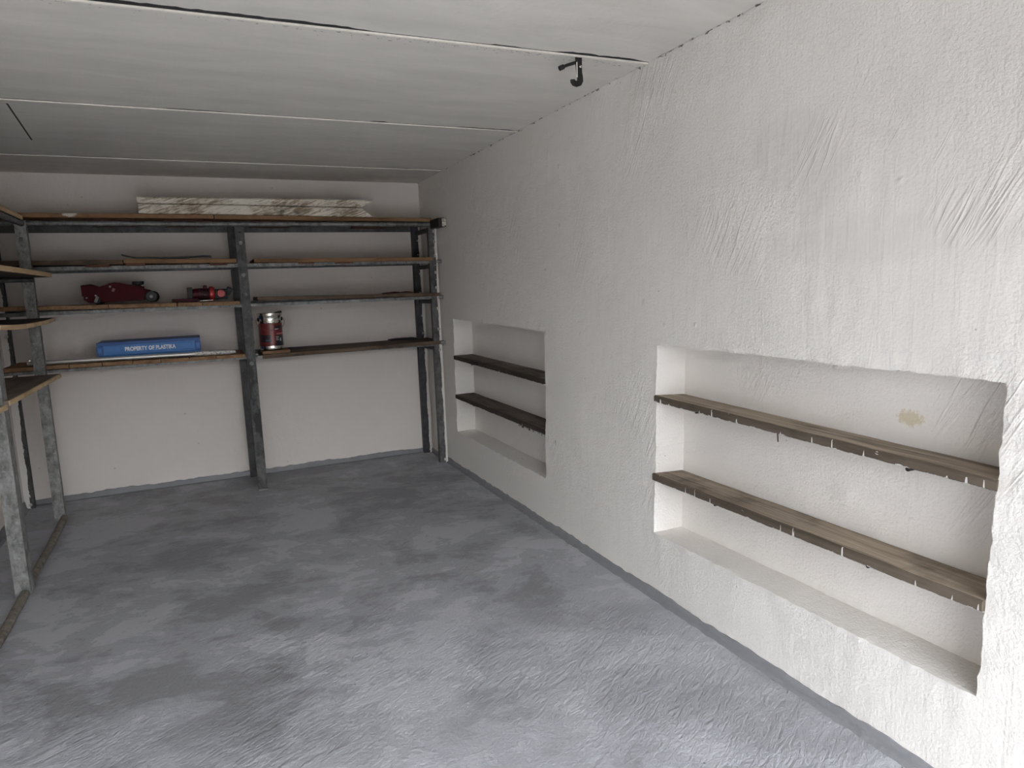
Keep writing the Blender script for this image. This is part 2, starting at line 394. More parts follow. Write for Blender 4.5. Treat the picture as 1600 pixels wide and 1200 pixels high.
def box(bm, x0, x1, y0, y1, z0, z1, bev=0.0, mi=0, rot=None):
    vs = [bm.verts.new((x, y, z)) for x in (x0, x1) for y in (y0, y1) for z in (z0, z1)]
    fs = [bm.faces.new([vs[i] for i in q]) for q in ((0,1,3,2),(4,6,7,5),(0,4,5,1),(2,3,7,6),(0,2,6,4),(1,5,7,3))]
    bmesh.ops.recalc_face_normals(bm, faces=fs)
    if rot is not None:
        c, M3 = rot; c = Vector(c)
        for v in vs: v.co = c + M3 @ (v.co - c)
    for f in fs: f.material_index = mi
    if bev:
        es = {e for f in fs for e in f.edges}
        bmesh.ops.bevel(bm, geom=list(es), offset=bev, segments=2, profile=.6, affect='EDGES')
    return vs
def prism(bm, pts, axis, a, b, bev=0.0):
    """outline pts (two coordinates) extruded along axis between a and b"""
    def P(u, v, w): return {0: (w, u, v), 1: (u, w, v), 2: (u, v, w)}[axis]
    A = [bm.verts.new(P(u, v, a)) for u, v in pts]; B = [bm.verts.new(P(u, v, b)) for u, v in pts]
    fs = [bm.faces.new(A), bm.faces.new(B[::-1])]
    n = len(pts)
    for i in range(n): fs.append(bm.faces.new((A[i], A[(i+1) % n], B[(i+1) % n], B[i])))
    bmesh.ops.recalc_face_normals(bm, faces=fs)
    if bev:
        es = {e for f in fs[:2] for e in f.edges}
        bmesh.ops.bevel(bm, geom=list(es), offset=bev, segments=2, affect='EDGES')
def tube(bm, pts, r, seg=14, squash=1.0, cap=True):
    pts = [Vector(p) for p in pts]; rings = []
    up = None
    for i, p in enumerate(pts):
        t = (pts[min(i+1, len(pts)-1)] - pts[max(i-1, 0)]).normalized()
        if up is None: up = Vector((0, 0, 1)) if abs(t.z) < .9 else Vector((0, 1, 0))
        s = t.cross(up).normalized(); u = s.cross(t).normalized(); up = u
        rr = r[i] if isinstance(r, (list, tuple)) else r
        rings.append([bm.verts.new(p + rr*(math.cos(a)*s + math.sin(a)*squash*u)) for a in [2*math.pi*k/seg for k in range(seg)]])
    for a, b in zip(rings, rings[1:]):
        for k in range(seg): bm.faces.new((a[k], a[(k+1) % seg], b[(k+1) % seg], b[k]))
    if cap: bm.faces.new(rings[0][::-1]); bm.faces.new(rings[-1])
def lathe(bm, prof, c, axis=2, seg=40):
    """profile (radius, height) turned about an axis through c"""
    c = Vector(c); rings = []
    for r, h in prof:
        ring = []
        for k in range(seg):
            a = 2*math.pi*k/seg; u, v = r*math.cos(a), r*math.sin(a)
            ring.append(bm.verts.new(c + Vector({0: (h, u, v), 1: (u, h, v), 2: (u, v, h)}[axis])))
        rings.append(ring)
    for a, b in zip(rings, rings[1:]):
        for k in range(seg): bm.faces.new((a[k], a[(k+1) % seg], b[(k+1) % seg], b[k]))
    bm.faces.new(rings[0]); bm.faces.new(rings[-1])
def plate(bm, x0, x1, z0, z1, y0, y1, holes):
    """upright plate from y0 (front) to y1 with real round holes (x, z, r), z ascending"""
    def ring(cx, cz, r, a0, a1, b0, b1):
        ang = sorted([2*math.pi*k/16 for k in range(16)] + [math.atan2(zz-cz, xx-cx) % (2*math.pi) for xx in (a0, a1) for zz in (b0, b1)])
        ci, co = [], []
        for a in ang:
            c, s = math.cos(a), math.sin(a)
            ci.append((cx+r*c, cz+r*s))
            k = min(((a1-cx)/c if c > 1e-9 else (a0-cx)/c if c < -1e-9 else 9e9), ((b1-cz)/s if s > 1e-9 else (b0-cz)/s if s < -1e-9 else 9e9))
            co.append((cx+k*c, cz+k*s))
        for y in (y0, y1):
            I = [bm.verts.new((u, y, v)) for u, v in ci]; O = [bm.verts.new((u, y, v)) for u, v in co]
            for i in range(len(I)):
                j = (i+1) % len(I)
                if (Vector(O[i].co)-Vector(O[j].co)).length > 1e-7: bm.faces.new((I[i], I[j], O[j], O[i]))
            if y == y0: F = I
            else: G = I
        for i in range(len(F)): bm.faces.new((F[i], F[(i+1) % len(F)], G[(i+1) % len(F)], G[i]))
    def quad(za, zb):
        for y in (y0, y1): bm.faces.new([bm.verts.new(q) for q in ((x0, y, za), (x1, y, za), (x1, y, zb), (x0, y, zb))])
    z = z0
    for cx, cz, r in holes:
        h = min(r*1.8, .016)
        if cz-h > z+1e-5: quad(z, cz-h)
        ring(cx, cz, r, x0, x1, max(z, cz-h), cz+h); z = cz+h
    if z < z1: quad(z, z1)
    for xx in (x0, x1): bm.faces.new([bm.verts.new(q) for q in ((xx, y0, z0), (xx, y1, z0), (xx, y1, z1), (xx, y0, z1))])
    for zz in (z0, z1): bm.faces.new([bm.verts.new(q) for q in ((x0, y0, zz), (x1, y0, zz), (x1, y1, zz), (x0, y1, zz))])
    bmesh.ops.remove_doubles(bm, verts=bm.verts, dist=1e-6)

# ------------------------------------------------------------------ structure: right wall with two niches
N2 = dict(y0=-4.115, y1=-2.878, z0=.265, z1=1.007, c={'TL': (-2.893, 1.010), 'TR': (-4.124, 1.004), 'BR': (-4.103, .269), 'BL': (-2.866, .262)}, d=.135)
N1 = dict(y0=-1.955, y1=-.612, z0=.257, z1=1.03, c={'TL': (-.622, 1.042), 'TR': (-1.974, 1.02), 'BR': (-1.938, .254), 'BL': (-.602, .26)}, d=.135)
def lines(lo, hi, step, keys):
    ks = sorted(set([lo, hi] + keys)); out = []
    for a, b in zip(ks, ks[1:]):
        n = max(1, round((b-a)/step)); out += [a + (b-a)*i/n for i in range(n)]
    return out + [hi]
def wall_warp(y, z, edgek=1.0):
    """turn the square niche grid into the slightly crooked openings of the photograph"""
    dy = dz = 0.0
    for N in (N1, N2):
        ey = max(N['y0']-y, 0, y-N['y1']); ez = max(N['z0']-z, 0, z-N['z1']); w = max(0, 1 - math.hypot(ey, ez)/.10)
        if w <= 0: continue
        u = min(1, max(0, (N['y1']-y)/(N['y1']-N['y0']))); v = min(1, max(0, (z-N['z0'])/(N['z1']-N['z0'])))
        c = N['c']
        ty = (1-u)*(1-v)*(c['BL'][0]-N['y1']) + u*(1-v)*(c['BR'][0]-N['y0']) + (1-u)*v*(c['TL'][0]-N['y1']) + u*v*(c['TR'][0]-N['y0'])
        tz = (1-u)*(1-v)*(c['BL'][1]-N['z0']) + u*(1-v)*(c['BR'][1]-N['z0']) + (1-u)*v*(c['TL'][1]-N['z1']) + u*v*(c['TR'][1]-N['z1'])
        dy += ty*w; dz += tz*w
        d = 0.0
        if ey == 0 and ez == 0: d = min(y-N['y0'], N['y1']-y, z-N['z0'], N['z1']-z)
        k = max(0, 1 - max(math.hypot(ey, ez), d)/.025)*edgek     # chipped arris
        q = Vector((y*48, z*48, 3.1)); q3 = Vector((y*13, z*13, 7.7))
        dy += k*(.0045*noise.noise(q) + .0035*noise.noise(q3)); dz += k*(.0045*noise.noise(q+Vector((9, 4, 2))) + .0035*noise.noise(q3+Vector((9, 4, 2))))
    return y+dy, z+dz
def build_right():
    bm = bm_new()
    ys = lines(YF, 0.0, .0125, [N1['y0'], N1['y1'], N2['y0'], N2['y1']])
    zs = lines(0.0, H+.03, .0125, [N1['z0'], N1['z1'], N2['z0'], N2['z1']])
    xs = [0, .016, .045, .09, .135]
    V = {}
    def vert(y, z, x=0.0):
        k = (round(y, 5), round(z, 5), round(x, 5))
        if k not in V:
            yy, zz = wall_warp(y, z, 1.0 if x < .001 else .25)
            bx = .0035*noise.noise(Vector((yy*5, zz*5, 0))) + .0018*noise.noise(Vector((yy*17, zz*17, 5)))
            for N in (N1, N2):      # soft swollen lip around the opening
                ey = max(N['y0']-y, 0, y-N['y1']); ez = max(N['z0']-z, 0, z-N['z1']); e = math.hypot(ey, ez)
                if x == 0 and e < .05: bx += .004*(1-e/.05)*noise.noise(Vector((yy*22, zz*22, 8)))
                if x == 0 and z <= N['z0']+1e-6 and e < .022: bx -= .005*(1-e/.022)*max(0, noise.noise(Vector((yy*40, 1, 8)))+.25)   # crumbly sill edge
            if x == 0: p = (bx, yy, zz)
            else:
                q = Vector((yy*8, zz*8, x*30))
                p = (x + (bx if x > .1 else 0), yy + .002*noise.noise(q*.5), zz + .002*noise.noise(q*.5+Vector((3, 3, 3))))
            V[k] = bm.verts.new(p)
        return V[k]
    def hole(y, z):
        for N in (N1, N2):
            if N['y0'] < y < N['y1'] and N['z0'] < z < N['z1']: return N
    for a, b in zip(ys, ys[1:]):
        for c, d in zip(zs, zs[1:]):
            x = .135 if hole((a+b)/2, (c+d)/2) else 0.0
            bm.faces.new((vert(a, c, x), vert(b, c, x), vert(b, d, x), vert(a, d, x)))
    for N in (N1, N2):
        yy = [y for y in ys if N['y0']-1e-6 <= y <= N['y1']+1e-6]; zz = [z for z in zs if N['z0']-1e-6 <= z <= N['z1']+1e-6]
        for p, q in zip(xs, xs[1:]):
            for a, b in zip(yy, yy[1:]):
                for z in (N['z0'], N['z1']): bm.faces.new((vert(a, z, p), vert(b, z, p), vert(b, z, q), vert(a, z, q)))
            for a, b in zip(zz, zz[1:]):
                for y in (N['y0'], N['y1']): bm.faces.new((vert(y, a, p), vert(y, b, p), vert(y, b, q), vert(y, a, q)))
    # outer faces so that the wall is a solid 26 cm thick
    o = [bm.verts.new((.26, y, z)) for y in (YF, 0) for z in (0, H+.03)]
    bm.faces.new((o[0], o[1], o[3], o[2]))
    for e0, e1, ka in ((o[0], o[1], 'y0'), (o[2], o[3], 'y1'), (o[0], o[2], 'z0'), (o[1], o[3], 'z1')):
        if ka[0] == 'y':
            y = ys[0] if ka == 'y0' else ys[-1]; ch = [vert(y, z) for z in zs]
        else:
            z = zs[0] if ka == 'z0' else zs[-1]; ch = [vert(y, z) for y in ys]
        bm.faces.new(ch + [e1, e0])
    ob = put('wall_right', bm, M['plaster_right'], origin=(0, 0, 0), smooth=True)
    return struct(ob)
wall_right = build_right()

def build_back():
    bm = bm_new(); nx, nz = 66, 52
    V = [[bm.verts.new((XL + (0-XL)*i/nx, .003*noise.noise(Vector((i*.35, j*.35, 1))), (H+.03)*j/nz)) for j in range(nz+1)] for i in range(nx+1)]
    for i in range(nx):
        for j in range(nz): bm.faces.new((V[i][j], V[i+1][j], V[i+1][j+1], V[i][j+1]))
    box(bm, XL, .26, .012, .22, 0, H+.03)
    return struct(put('wall_back', bm, M['plaster_back'], origin=(0, 0, 0), smooth=True))
build_back()
bm = bm_new(); box(bm, XL-.22, XL, YF, .22, 0, H+.03); struct(put('wall_left', bm, M['plaster_back']))
bm = bm_new()
box(bm, XL-.22, -2.50, YF-.16, YF, 0, H+.03); box(bm, -.12, .26, YF-.16, YF, 0, H+.03); box(bm, -2.50, -.12, YF-.16, YF, 1.84, H+.03)
struct(put('wall_front', bm, M['plaster_back']))
# unseen up-and-over door leaf, added under the ceiling to cut bounce on upper walls
bm = bm_new(); box(bm, -2.52, -.10, YF-.1, -4.45, 1.875, 1.91, .004); door = struct(put('door_added', bm, M['door']))
for k in range(7):
    bm = bm_new(); box(bm, -2.48+.34*k, -2.48+.34*k+.30, YF-.05, -4.5, 1.868, 1.876, .003); put('panel', bm, M['door'], door)
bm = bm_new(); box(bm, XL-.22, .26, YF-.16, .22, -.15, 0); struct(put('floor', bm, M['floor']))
bm = bm_new(); box(bm, -14, 12, -30, YF-.16, -.2, -.02); struct(put('ground', bm, M['concrete']))
bm = bm_new(); box(bm, -14, 12, YF-11.0, YF-9.5, -.05, 2.6); struct(put('wall_opposite_added', bm, M['brick']))  # unseen building, added and kept dark to block light from the horizon

# ceiling: roof slab, five panels hung a little proud of each other, cream filler strips along three joints
bm = bm_new(); box(bm, XL-.22, .26, YF-.16, .22, H+.035, H+.2)
ceiling = struct(put('ceiling', bm, M['gap']))
J = [(.0, .0), (-.588, -.568), (-1.735, -1.738), (-2.80, -2.850), (-3.93, -3.93), (-5.05, -5.05), (YF, YF)]   # joint y at the left wall and at the right wall
for i, (a, b) in enumerate(zip(J, J[1:])):
    zz = H - .001 + .0015*i; g = .008 if 0 < i else 0.0
    bm = bm_new()
    ang = [(XL, b[0] + .001), (.0, b[1] + .001), (.0, a[1] - g), (XL, a[0] - g)]
    prism(bm, ang, 2, zz, H+.034, .002)
    put('panel', bm, M['ceiling'], ceiling)
for ij, (yl, yr), w, gaps in ((1, J[1], .006, ((-2.64, -2.3, .007), (-.4, -.2, .005))), (2, J[2], .008, ((-2.2, -1.9, .004), (-1.62, -1.35, .010), (-.76, -.67, .016), (-.35, -.01, .012))), (3, J[3], .012, ((-1.80, -1.0, .026), (-.62, -.5, .010), (-.38, -.02, .020)))):
    zf = H - .001 + .0015*(ij-1); zn = zf + .0015
    bm = bm_new(); bk = bm_new(); n = 150; pr = []; pk = []
    for k in range(n+1):
        x = XL + (-.003-XL)*k/n; y = yl + (yr-yl)*k/n - .007
        q1 = noise.noise(Vector((x*11, yl, 0))); q2 = noise.noise(Vector((x*31, yl, 5)))
        gap = .0008 + .006*max(0, q1-.12) + .004*max(0, q2-.25)
        for g0, g1, gw in gaps:
            if g0 < x < g1: gap = max(gap, gw*min(1, 6*min(x-g0, g1-x)/(g1-g0)+.15)*(.8+.4*q2))
        b_ = y + w*(.9+.35*noise.noise(Vector((x*6, yr, 4))))
        zb = zf - (.0042, .0048, .0056)[ij-1] + .0008*q2
        pr.append([bm.verts.new(q) for q in ((x, y, H+.02), (x, y, zb), (x, b_, zb+.0006), (x, b_+.001, H+.02))])
        pk.append([bk.verts.new(q) for q in ((x, y-gap, H+.02), (x, y-gap, zn-.0004), (x, y-.0002, zn-.0010), (x, y-.0002, H+.02))])
    for B_, pp, mt, nm_ in ((bm, pr, 'seam', 'joint_strip'), (bk, pk, 'gap', 'joint_gap')):
        for p, q in zip(pp, pp[1:]):
            for k in range(4): B_.faces.new((p[k], p[(k+1) % 4], q[(k+1) % 4], q[k]))
        B_.faces.new(pp[0]); B_.faces.new(pp[-1])
        put(nm_, B_, M[mt], ceiling)

# painted skirting: a trowelled cove with an uneven upper edge
def skirting(name, axis, a, b, sgn, top, base):
    bm = bm_new(); n = int(abs(b-a)/.015); pr = []
    for k in range(n+1):
        t = a + (b-a)*k/n
        q = noise.noise(Vector((t*4, base, 0))); q2 = noise.noise(Vector((t*22, base, 3)))
        h = top + .010*q + .007*q2; w = .030 + .008*q2
        prof = ((-w, .0005), (-w*.45, .006), (-.011, .014), (-.008+.002*q2, h*.8), (-.0045, h), (.004, h+.001), (.004, .0005))
        pr.append([bm.verts.new((base+sgn*d, t, z) if axis == 1 else (t, base+sgn*d, z)) for d, z in prof])
    for p, q in zip(pr, pr[1:]):
        for k in range(len(p)): bm.faces.new((p[k], p[(k+1) % len(p)], q[(k+1) % len(p)], q[k]))
    bm.faces.new(pr[0]); bm.faces.new(pr[-1])
    return struct(put(name, bm, M['skirt'], smooth=True))
skirting('baseboard_right', 1, YF+.01, -.012, 1, .026, 0.0)
skirting('baseboard_back', 0, XL+.012, -.012, 1, .036, 0.0)
skirting('baseboard_left', 1, YF+.01, -.012, -1, .045, XL)

# ------------------------------------------------------------------ niche boards
def niche_board(label, yl, yr, zl, zr, th, depth, mat, drop=0.0, pegs=(), sliver=None, seed=1.0, proud=.006):
    t = thing('niche_shelf', label, 'shelf', (depth/2, (yl+yr)/2, min(zl, zr)-th), 'wooden boards across the wall niches')
    bm = bm_new(); n = 90; rows = []; ly = bm.verts.layers.float.new('rel')
    for k in range(n+1):
        u = k/n; y = yl + (yr-yl)*u; z = zl + (zr-zl)*u
        q = noise.noise(Vector((y*7, seed, 0))); q2 = noise.noise(Vector((y*25, seed, 7)))
        f = -proud + .004*q + .0025*q2
        b = .003*noise.noise(Vector((y*9, seed, 2)))
        th2 = th*(1 + .10*q2)
        prof = ((f, z-th2+.003), (f+.004, z-th2), (depth, z-th2-drop), (depth, z-drop+b*.3), (depth*.5, z-drop*.5+b*.6), (f+.005, z+b*.4), (f, z-.004))
        rows.append([bm.verts.new((x, y, zz)) for x, zz in prof])
        for v, w in zip(rows[-1], (.1, 0, 0, 1, 1, 1, .88)): v[ly] = w
    for p, q in zip(rows, rows[1:]):
        for k in range(len(p)): bm.faces.new((p[k], p[(k+1) % len(p)], q[(k+1) % len(p)], q[k]))
    bm.faces.new(rows[0]); bm.faces.new(rows[-1])
    put('board', bm, mat, t, smooth=True)
    for y, z in pegs:
        bm = bm_new(); tube(bm, [(.012, y, z), (depth+.004, y, z-.001)], .006, 10); put('support_peg', bm, M['iron'], t, smooth=True)
    if sliver:
        bm = bm_new(); box(bm, .0, .05, sliver[1], sliver[0], sliver[2]-.011, sliver[2], .002); put('batten', bm, mat, t)
    return t
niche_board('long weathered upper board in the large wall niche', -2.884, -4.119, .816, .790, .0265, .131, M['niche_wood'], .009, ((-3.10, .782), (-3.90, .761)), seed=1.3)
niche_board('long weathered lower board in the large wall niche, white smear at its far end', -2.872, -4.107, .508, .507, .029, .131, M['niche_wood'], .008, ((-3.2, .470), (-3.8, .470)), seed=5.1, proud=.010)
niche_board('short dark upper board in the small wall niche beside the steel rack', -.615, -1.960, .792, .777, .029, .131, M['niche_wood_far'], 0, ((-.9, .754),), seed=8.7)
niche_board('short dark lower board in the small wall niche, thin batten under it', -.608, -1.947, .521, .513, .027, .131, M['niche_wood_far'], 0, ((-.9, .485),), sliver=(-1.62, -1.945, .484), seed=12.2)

# ------------------------------------------------------------------ steel rack frames
def channel(name, x0, x1, yf, z1, holes, mat, parent, depth=.04, t=.004, z0=.0, sides=(1, 1)):
    bm = bm_new(); xm = (x0+x1)/2
    hs = sorted([(xm+dx, z, r) for dx, z, r in holes], key=lambda h: h[1])
    plate(bm, x0, x1, z0, z1, yf, yf+t, hs)
    if sides[0]: box(bm, x0, x0+t, yf+t, yf+depth, z0, z1)
    if sides[1]: box(bm, x1-t, x1, yf+t, yf+depth, z0, z1)
    box(bm, x0+t, x1-t, yf+depth-t, yf+depth, z0, z1)
    return put(name, bm, mat, parent, origin=(xm, yf+depth/2, z0))
BIG, SMALL = .0115, .0045
rack = thing('steel_rack', 'galvanised steel rack frame along the back wall with perforated posts', 'rack', (-1.3, -.22, 0))
mid = channel('post', -1.312, -1.257, -.405, 1.672, [(0, z, BIG) for z in (1.645, 1.475, 1.10, .955)] + [(0, z, SMALL) for z in (1.608, 1.523, 1.425, 1.315, 1.178, 1.03, .49)], M['galv_dark'], rack)
channel('post', -1.338, -1.283, -.05, 1.72, [(0, 1.2+.13*k, SMALL) for k in range(-3, 4)], M['tar_steel'], rack)
channel('post', -.072, -.014, -.405, 1.664, [(.008, z, .0105) for z in (1.64, 1.57, 1.475, 1.36, 1.255, 1.11, .965, .82, .022)] + [(.008, z, SMALL) for z in (1.605, 1.53, 1.41, 1.31)], M['post_painted'], rack)
channel('post', -.082, -.022, -.05, 1.70, [(.006, z, .0095) for z in (1.36, 1.22, 1.05, .92, .022)] + [(.006, z, SMALL) for z in (1.6, 1.5)], M['post_rear_painted'], rack)
for z in (1.571, 1.376, 1.255, .822):
    bm = bm_new(); lathe(bm, [(.0135, 0), (.0130, -.004), (.0105, -.0055), (.004, -.006)], (-1.2845, -.405, z), 1, 16); put('bolt_head', bm, M['galv'], rack, smooth=True)
# foot of the middle post: short plate with a bolt hole
bm = bm_new(); box(bm, -1.312, -1.252, -.432, -.405, 0, .006, .001); put('foot_plate', bm, M['galv'], rack)
bm = bm_new(); tube(bm, [(-2.60, -.400, 1.688), (-1.8, -.400, 1.687), (-1.2, -.400, 1.686), (-.03, -.400, 1.687)], .0155, 16); put('pipe_rail', bm, M['rail'], rack, smooth=True)
def angle(bm, x0, x1, y, z0a, z0b, h, d=.03, t=.003, back=False):
    s = -1 if back else 1
    yb = y+s*t
    for (ya, yc, za, zb) in ((y, yb, 0, h), (y, y+s*d, h-t, h)):
        vs = box(bm, x0, x1, min(ya, yc), max(ya, yc), z0a+za, z0a+zb)
        for v in vs:
            if abs(v.co.x-x1) < 1e-6: v.co.z += z0b-z0a
for (a, b, za, zb, hh, mt, x0, x1) in ((0, 0, 1.428, 1.422, .024, 'rail', -2.55, -.005), (0, 0, 1.180, 1.177, .022, 'rail', -2.60, .0), (0, 0, .855, .848, .018, 'rail', -2.60, -.005)):
    bm = bm_new(); angle(bm, x0, x1, -.398, za, zb, hh); put('front_rail', bm, M[mt], rack)
for z0, hh in ((1.668, .055), (1.425, .03), (1.178, .03), (.850, .03)):
    bm = bm_new(); angle(bm, -2.60, -.005, -.008, z0, z0, hh, back=True); put('rear_rail', bm, M['rail_dark'], rack)
for xx in (-1.285, -.05):
    for z in (1.64, 1.39, 1.145, .815):
        bm = bm_new(); box(bm, xx-.012, xx+.012, -.40, -.012, z, z+.028, .002); put('cross_bar', bm, M['rail_dark'], rack)
for x, z in ((-.011, 1.434), (-.009, 1.188), (-.008, .868)):       # stub ends plastered into the right wall
    bm = bm_new(); tube(bm, [(-.03, -.43, z), (.003, -.44, z)], .011, 12); put('wall_stub', bm, M['galv'], rack, smooth=True)
for x, z in ((-1.262, .955), (-1.262, 1.10)):
    bm = bm_new(); lathe(bm, [(.004, 0), (.009, 0), (.009, .006), (.0, .0065)][1:], (x+.002, -.38, z), 0, 8); put('bolt', bm, M['rail_dark'], rack)
# black timber stub at the end of the top rail, white paint on its end
n_ = NB('tarred_stub'); P_ = n_.pos(); XX_ = n_.xyz(P_)
k_ = n_.math('MULTIPLY', n_.math('MULTIPLY', n_.math('LESS_THAN', XX_[1], -.59), n_.math('GREATER_THAN', XX_[0], -.036)), n_.math('GREATER_THAN', n_.noise(P_, 60, 4, .7), .44))
M['stub'] = n_.fin(n_.mix(k_, (.02, .018, .017), (.62, .60, .54)), .7)
bm = bm_new(); box(bm, -.062, -.006, -.60, -.42, 1.655, 1.712, .004)
tag(put('timber_stub', bm, M['stub']), 'short black timber stub with white flaked end, wedged by the wall at the top rail', 'timber')

lrack = thing('steel_rack', 'galvanised steel rack frame along the left wall with floor pipe', 'rack', (-2.45, -1.0, 0))
holesA = [(-.002, z, .0115) for z in (1.60, 1.525, 1.36)] + [(-.002, z, SMALL) for z in (1.635, 1.565, 1.425, 1.315, 1.21, 1.08, .875)] + [(-.002, 1.0, .006)]
channel('post', -2.426, -2.373, -.440, 1.70, holesA, M['galv'], lrack, depth=.045)
channel('post', -2.386, -2.330, -1.575, 1.70, [(0, z, SMALL) for z in (1.6, 1.3, 1.05)], M['galv'], lrack, depth=.075)
channel('post', -2.638, -2.588, -.075, 1.70, [(.004, z, .0105) for z in (1.3, 1.06, .025)] + [(.004, z, SMALL) for z in (1.12, .98, .72)], M['post_white'], lrack)
bm = bm_new(); tube(bm, [(-2.392, -.40, 1.683), (-2.39, -1.0, 1.682), (-2.387, -2.2, 1.680)], .016, 14); put('pipe_rail', bm, M['rail'], lrack, smooth=True)
bm = bm_new(); tube(bm, [(-2.375, -.455, .018), (-2.36, -1.0, .0185), (-2.355, -1.565, .018)], .0175, 14); put('floor_pipe', bm, M['rusty_pipe'], lrack, smooth=True)
bm = bm_new(); tube(bm, [(-2.347, -1.59, .018), (-2.342, -2.0, .018), (-2.345, -2.7, .018)], .0175, 14); put('floor_pipe', bm, M['rusty_pipe'], lrack, smooth=True)
channel('post', -2.386, -2.330, -2.655, 1.70, [(0, z, SMALL) for z in (1.6, 1.3, 1.05)], M['galv'], lrack, depth=.075)
for yy, zs_ in ((-.490, (1.3775, 1.1345, .8185)), (-1.545, (1.3775, 1.1345, .8185)), (-1.63, (.8065,)), (-2.57, (.8065,))):
    for z in zs_:
        bm = bm_new(); tube(bm, [(-2.635, yy, z), (-2.36, yy, z)], .012, 12); put('cross_bar', bm, M['rail_dark'], lrack, smooth=True)

# ------------------------------------------------------------------ boards on the back rack
def deck(bm, x0, x1, y0, y1, za, zb, th, bev=.002, seg=24, seed=0.0, sag=.0):
    rows = []
    for k in range(seg+1):
        u = k/seg; x = x0+(x1-x0)*u
        z = za+(zb-za)*u - sag*4*u*(1-u) + .001*noise.noise(Vector((x*6, seed, 0)))
        f = y0 + .0025*noise.noise(Vector((x*8, seed, 4)))
        rows.append([bm.verts.new((x, y, zz)) for y, zz in ((f, z-th+bev), (f+bev, z-th), (y1, z-th), (y1, z), (f+bev, z), (f, z-bev))])
    for p, q in zip(rows, rows[1:]):
        for k in range(6): bm.faces.new((p[k], p[(k+1) % 6], q[(k+1) % 6], q[k]))
    bm.faces.new(rows[0]); bm.faces.new(rows[-1])
GD = 'long boards lying on the back rack'
def shelf(label, x0, x1, za, zb, th, mat, seed, battens=(), bz=None, y0=-.412, y1=-.014, bfront=-.395, sag=0.0, planks=None):
    t = thing('rack_board', label, 'shelf', ((x0+x1)/2, -.2, min(za, zb)-th), GD)
    if planks is None:
        bm = bm_new(); deck(bm, x0, x1, y0, y1, za, zb, th, seed=seed, sag=sag); put('board', bm, mat, t)
    else:
        random.seed(int(seed*10))
        for a, b in zip(planks, planks[1:]):
            ua, ub = (a-x0)/(x1-x0), (b-x0)/(x1-x0); dz = random.uniform(-.0012, .0012)
            bm = bm_new(); deck(bm, a+.0022, b-.0022, y0+random.uniform(-.003, .002), y1, za+(zb-za)*ua+dz, za+(zb-za)*ub+dz, th, seg=4, seed=a)
            put('plank', bm, mat, t)
    for a, b in battens:
        z = za+(zb-za)*((a+b)/2-x0)/(x1-x0)-th
        bm = bm_new(); box(bm, a, b, bfront, -.05, z-(bz or .018), z-.0005, .002); put('batten', bm, M['batten'], t)
    return t
T = dict(y0=-.410)
shelf('top left board of the back rack, under the left half of the white beam', -2.60, -1.424, 1.744, 1.7405, .024, M['deck_wood'], 1.1, ((-2.1, -1.85), (-1.7, -1.48)), .02, bfront=-.36)
shelf('top right board of the back rack, under the notched end of the white beam', -1.418, -.045, 1.7405, 1.7275, .0245, M['deck_wood'], 2.2, ((-1.20, -.95), (-.53, -.30)), .02, bfront=-.36)
shelf('reddish left board on the second level of the back rack, right of the corner post', -2.57, -1.932, 1.487, 1.481, .026, M['deck_dark'], 3.3, ((-2.12, -2.0),), .014, bfront=-.416)
shelf('orange board on the second level of the back rack, black strip lying on it', -1.928, -1.318, 1.4865, 1.4775, .026, M['deck_wood'], 4.4, ((-1.92, -1.82), (-1.47, -1.37)), .014, bfront=-.416)
shelf('right board on the second level of the back rack, whitened at the wall end', -1.215, -.052, 1.474, 1.464, .0245, M['deck_wood'], 5.5, ((-.95, -.85), (-.72, -.60)), .012, bfront=-.404)
xs3 = [-2.58, -2.03, -1.672, -1.533, -1.318]
shelf('plank shelf on the third level of the back rack under the red jacks', xs3[0], xs3[-1], 1.237, 1.217, .0235, M['plank_across'], 6.6, planks=xs3)
shelf('right board on the third level of the back rack above the paint tin', -1.215, -.012, 1.239, 1.2185, .024, M['deck_dark'], 7.7, sag=.0)
xs4 = [-2.58, -2.42, -2.262, -2.098, -1.942, -1.792, -1.636, -1.488, -1.316]
shelf('plank shelf on the lowest level of the back rack under the blue crate', xs4[0], xs4[-1], .899, .886, .0225, M['plank_across'], 8.8, planks=xs4)
shelf('dark lowest right board of the back rack, paint tin at its left end', -1.215, -.006, .872, .884, .025, M['deck_dark'], 9.9)

